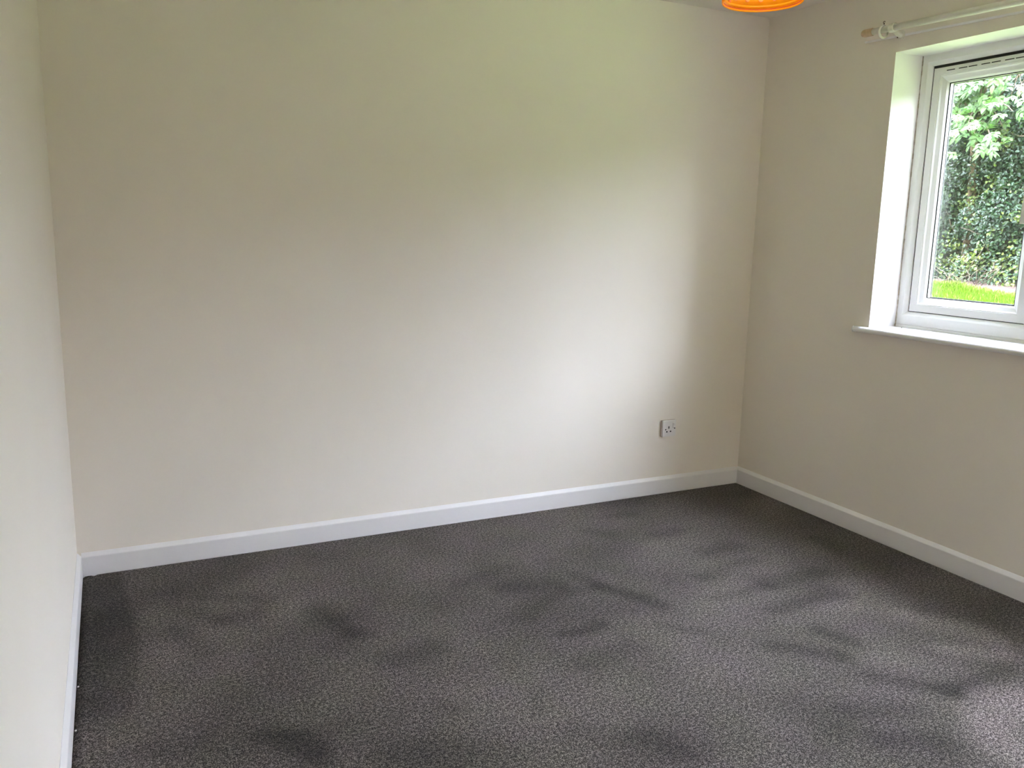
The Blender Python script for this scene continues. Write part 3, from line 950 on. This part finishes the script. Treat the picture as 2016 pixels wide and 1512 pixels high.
# ---- elder tree leaning out of the hedge
elder = empty('elder_tree', (9.05, 3.0, float(gz(9.05))))
tag(elder, 'fresh green elder with cream flower heads overhanging the dark hedge', 'tree')
def elder_leaf_mesh(seed):
    r = np.random.default_rng(seed)
    bm = bmesh.new()
    tl = bm.verts.layers.float.new('tint')
    def leaflet(base, ang, L, wd, tint, droop):
        """leaflet in the XY plane, folded on its midrib, tip drooping"""
        c, s = math.cos(ang), math.sin(ang)
        def P(u, w, z):
            return (base[0] + u * c - w * s, base[1] + u * s + w * c, z)
        prof = [(0.0, 0.0), (0.14, .26), (.34, .48), (.56, .47), (.78, .30), (1.0, 0.0)]
        mid = [bm.verts.new(P(L * u, 0, -droop * L * u * u)) for u, _ in prof]
        for sgn in (1, -1):
            ed = [mid[0]] + [bm.verts.new(P(L * u, sgn * wd * w, -droop * L * u * u + .16 * wd * w * 2)) for u, w in prof[1:-1]] + [mid[-1]]
            for i in range(5):
                vs = [mid[i], mid[i + 1], ed[i + 1], ed[i]]
                vs = list(dict.fromkeys(vs))
                f = bm.faces.new(vs if sgn < 0 else list(reversed(vs)))
                f.smooth = True
        for v in bm.verts:
            if v[tl] == 0.0:
                v[tl] = tint
    Lr = .135
    t = float(r.uniform(.3, .75))
    for u, off in ((.38, 1.05), (.70, .95)):
        for sgn in (1, -1):
            leaflet((Lr * u, 0), sgn * off, r.uniform(.070, .088), r.uniform(.036, .044), t + r.uniform(-.12, .12), r.uniform(.1, .35))
    leaflet((Lr, 0), 0.0, r.uniform(.080, .095), .042, t + .05, r.uniform(.1, .4))
    n0 = len(bm.verts)
    tube(bm, [(0, 0, 0), (Lr * .5, 0, 0), (Lr, 0, 0)], [.0022, .0018, .0014], 5)
    bm.verts.ensure_lookup_table()
    for v in bm.verts[n0:]:
        v[tl] = .8
    me = bpy.data.meshes.new('leaf')
    bm.to_mesh(me)
    bm.free()
    me.materials.append(M['elderleaf'])
    return me
leaf_meshes = [elder_leaf_mesh(s) for s in range(6)]
def leaf_matrix(p, tipdir, nrm):
    x = Vector(tipdir).normalized()
    z = Vector(nrm); z = (z - z.dot(x) * x).normalized()
    y = z.cross(x)
    mm = Matrix((x, y, z)).transposed().to_4x4()
    mm.translation = Vector(p)
    return mm
# branch lines (front spray that the window shows)
def bezier(p0, p1, p2, n=8):
    return [p0 * (1 - t) ** 2 + p1 * 2 * t * (1 - t) + p2 * t * t for t in np.linspace(0, 1, n)]
V = Vector
branches = []
root = V((9.05, 3.0, float(gz(9.05)) - .05))
crown = V((8.85, 2.95, 2.55))
trunk_pts = bezier(root, V((9.1, 3.05, 1.8)), crown, 10)
bm = bmesh.new(); tube(bm, trunk_pts, list(np.linspace(.055, .035, 10)), 10); to_parent(from_bm('trunk', bm, 'bark'), elder)
ends = [V((8.15, 2.05, 2.55)), V((8.15, 2.20, 2.18)), V((8.20, 2.55, 2.45)), V((8.2, 2.85, 2.75)), V((8.25, 2.45, 2.95)), V((8.2, 2.15, 2.85)),
        V((8.3, 3.25, 2.6)), V((8.3, 3.4, 3.1)), V((8.3, 2.7, 3.35)), V((8.4, 3.7, 2.8)), V((8.3, 3.05, 3.5)), V((8.35, 2.3, 3.4)), V((8.6, 3.5, 3.6)), V((8.6, 2.8, 3.6)), V((8.6, 4.1, 3.3)), V((8.6, 1.7, 3.3))]
for e_ in ends:
    mid = (crown + e_) / 2 + V((0, 0, .28))
    pts = bezier(crown, mid, e_, 9)
    branches.append(pts)
    bm = bmesh.new(); tube(bm, pts, list(np.linspace(.016, .004, 9)), 6); to_parent(from_bm('branch', bm, 'bark'), elder)
count = 0
extra = []
def add_leaf(p, tip, nrm):
    global count
    k = int(rng.integers(6))
    mw = leaf_matrix(p, tip, nrm)
    sc = float(rng.uniform(.72, 1.08))
    mw = mw @ Matrix.Diagonal((sc, sc, sc, 1))
    if count < 295:
        o = bpy.data.objects.new('leaf', leaf_meshes[k])
        COL.objects.link(o)
        o.parent = elder
        o.matrix_local = Matrix.Translation(elder.location).inverted() @ mw
    else:
        extra.append((k, mw))
    count += 1
for bi, pts in enumerate(branches):
    nl = 26 if bi < 10 else 34
    for j in range(nl):
        t = 1 - .72 * rng.random() ** 1.2
        f = t * (len(pts) - 1)
        i = min(int(f), len(pts) - 2)
        p = V(pts[i]).lerp(V(pts[i + 1]), f - i)
        p = p + V((rng.normal(-.06, .10), rng.normal(0, .10), rng.normal(0, .10)))
        tip = V((rng.normal(-.55, .35), rng.normal(0, .75), rng.normal(-.35, .35)))
        nrm = V((-0.75 + rng.normal(0, .3), rng.normal(-.25, .35), .7 + rng.normal(0, .25)))
        add_leaf(p, tip, nrm)
# the rest of the crown as one mass
if extra:
    cos_, fcs, tts = [], [], []
    base = 0
    for k, mw in extra:
        me = leaf_meshes[k]
        nv = len(me.vertices)
        c_ = np.empty(nv * 3, np.float32); me.vertices.foreach_get('co', c_); c_ = c_.reshape(-1, 3)
        m4 = np.array(mw)
        cos_.append(c_ @ m4[:3, :3].T + m4[:3, 3])
        tv = np.empty(nv, np.float32); me.attributes['tint'].data.foreach_get('value', tv); tts.append(tv)
        for p in me.polygons:
            vv_ = [base + a for a in p.vertices]
            fcs.append(vv_)
        base += nv
    me = bpy.data.meshes.new('foliage')
    me.from_pydata(np.concatenate(cos_).tolist(), [], fcs)
    at = me.attributes.new('tint', 'FLOAT', 'POINT')
    at.data.foreach_set('value', np.concatenate(tts))
    o = finish('foliage', me, 'elderleaf')
    to_parent(o, elder)
    o['kind'] = 'stuff'
# flower heads
def flower_mesh():
    bm = bmesh.new()
    r = np.random.default_rng(5)
    for k in range(110):
        a = r.random() * 2 * PI; q = .058 * math.sqrt(r.random())
        c = V((q * math.cos(a), q * math.sin(a), .012 - 3.2 * q * q + r.normal(0, .002)))
        rad = r.uniform(.0045, .0070)
        vs = [bm.verts.new(c + V((rad * math.cos(2 * PI * i / 5), rad * math.sin(2 * PI * i / 5), 0))) for i in range(5)]
        top = bm.verts.new(c + V((0, 0, rad * .6))); bot = bm.verts.new(c - V((0, 0, rad * .8)))
        for i in range(5):
            bm.faces.new((vs[i], vs[(i + 1) % 5], top)); bm.faces.new((vs[(i + 1) % 5], vs[i], bot))
    for k in range(7):
        a = 2 * PI * k / 7
        tube(bm, [(0, 0, -.06), (.035 * math.cos(a), .035 * math.sin(a), .004)], .0014, 4)
    tube(bm, [(0, 0, -.12), (0, 0, -.058)], .0022, 5)
    return bm
fl = from_bm('flower_head', flower_mesh(), 'flower')
fl_spots = [(8.03, 2.545, 2.53), (8.03, 2.58, 2.385), (8.03, 2.36, 2.425), (8.08, 2.66, 2.82), (8.05, 2.78, 2.40), (8.1, 2.75, 2.95), (8.15, 3.25, 2.75), (8.1, 2.2, 3.25), (8.2, 3.4, 3.2), (8.1, 1.95, 2.75)]
for i, p in enumerate(fl_spots):
    o = fl if i == 0 else fl.copy()
    if i:
        COL.objects.link(o)
    o.parent = elder
    nrm = V((-.75 + rng.normal(0, .1), -.25 + rng.normal(0, .2), .75)).normalized()
    mm = nrm.to_track_quat('Z', 'Y').to_matrix().to_4x4(); mm.translation = V(p)
    o.matrix_local = Matrix.Translation(elder.location).inverted() @ mm @ Matrix.Diagonal((*(3 * [float(rng.uniform(.85, 1.05))]), 1))
# bare pale twigs hanging in the upper corner
for a, b, r in (((8.5, 2.13, 3.25), (8.45, 2.30, 2.72), .007), ((8.45, 2.24, 3.02), (8.45, 2.14, 2.70), .005), ((8.45, 2.02, 3.0), (8.45, 2.22, 2.80), .006), ((8.5, 2.36, 3.3), (8.45, 2.50, 2.85), .004), ((8.5, 2.05, 3.4), (8.45, 2.33, 2.95), .004)):
    bm = bmesh.new()
    A_, B_ = V(a), V(b)
    tube(bm, bezier(A_, (A_ + B_) / 2 + V((-.03, .03, .04)), B_, 6), list(np.linspace(r, r * .5, 6)), 5)
    to_parent(from_bm('twig', bm, 'twig'), elder)
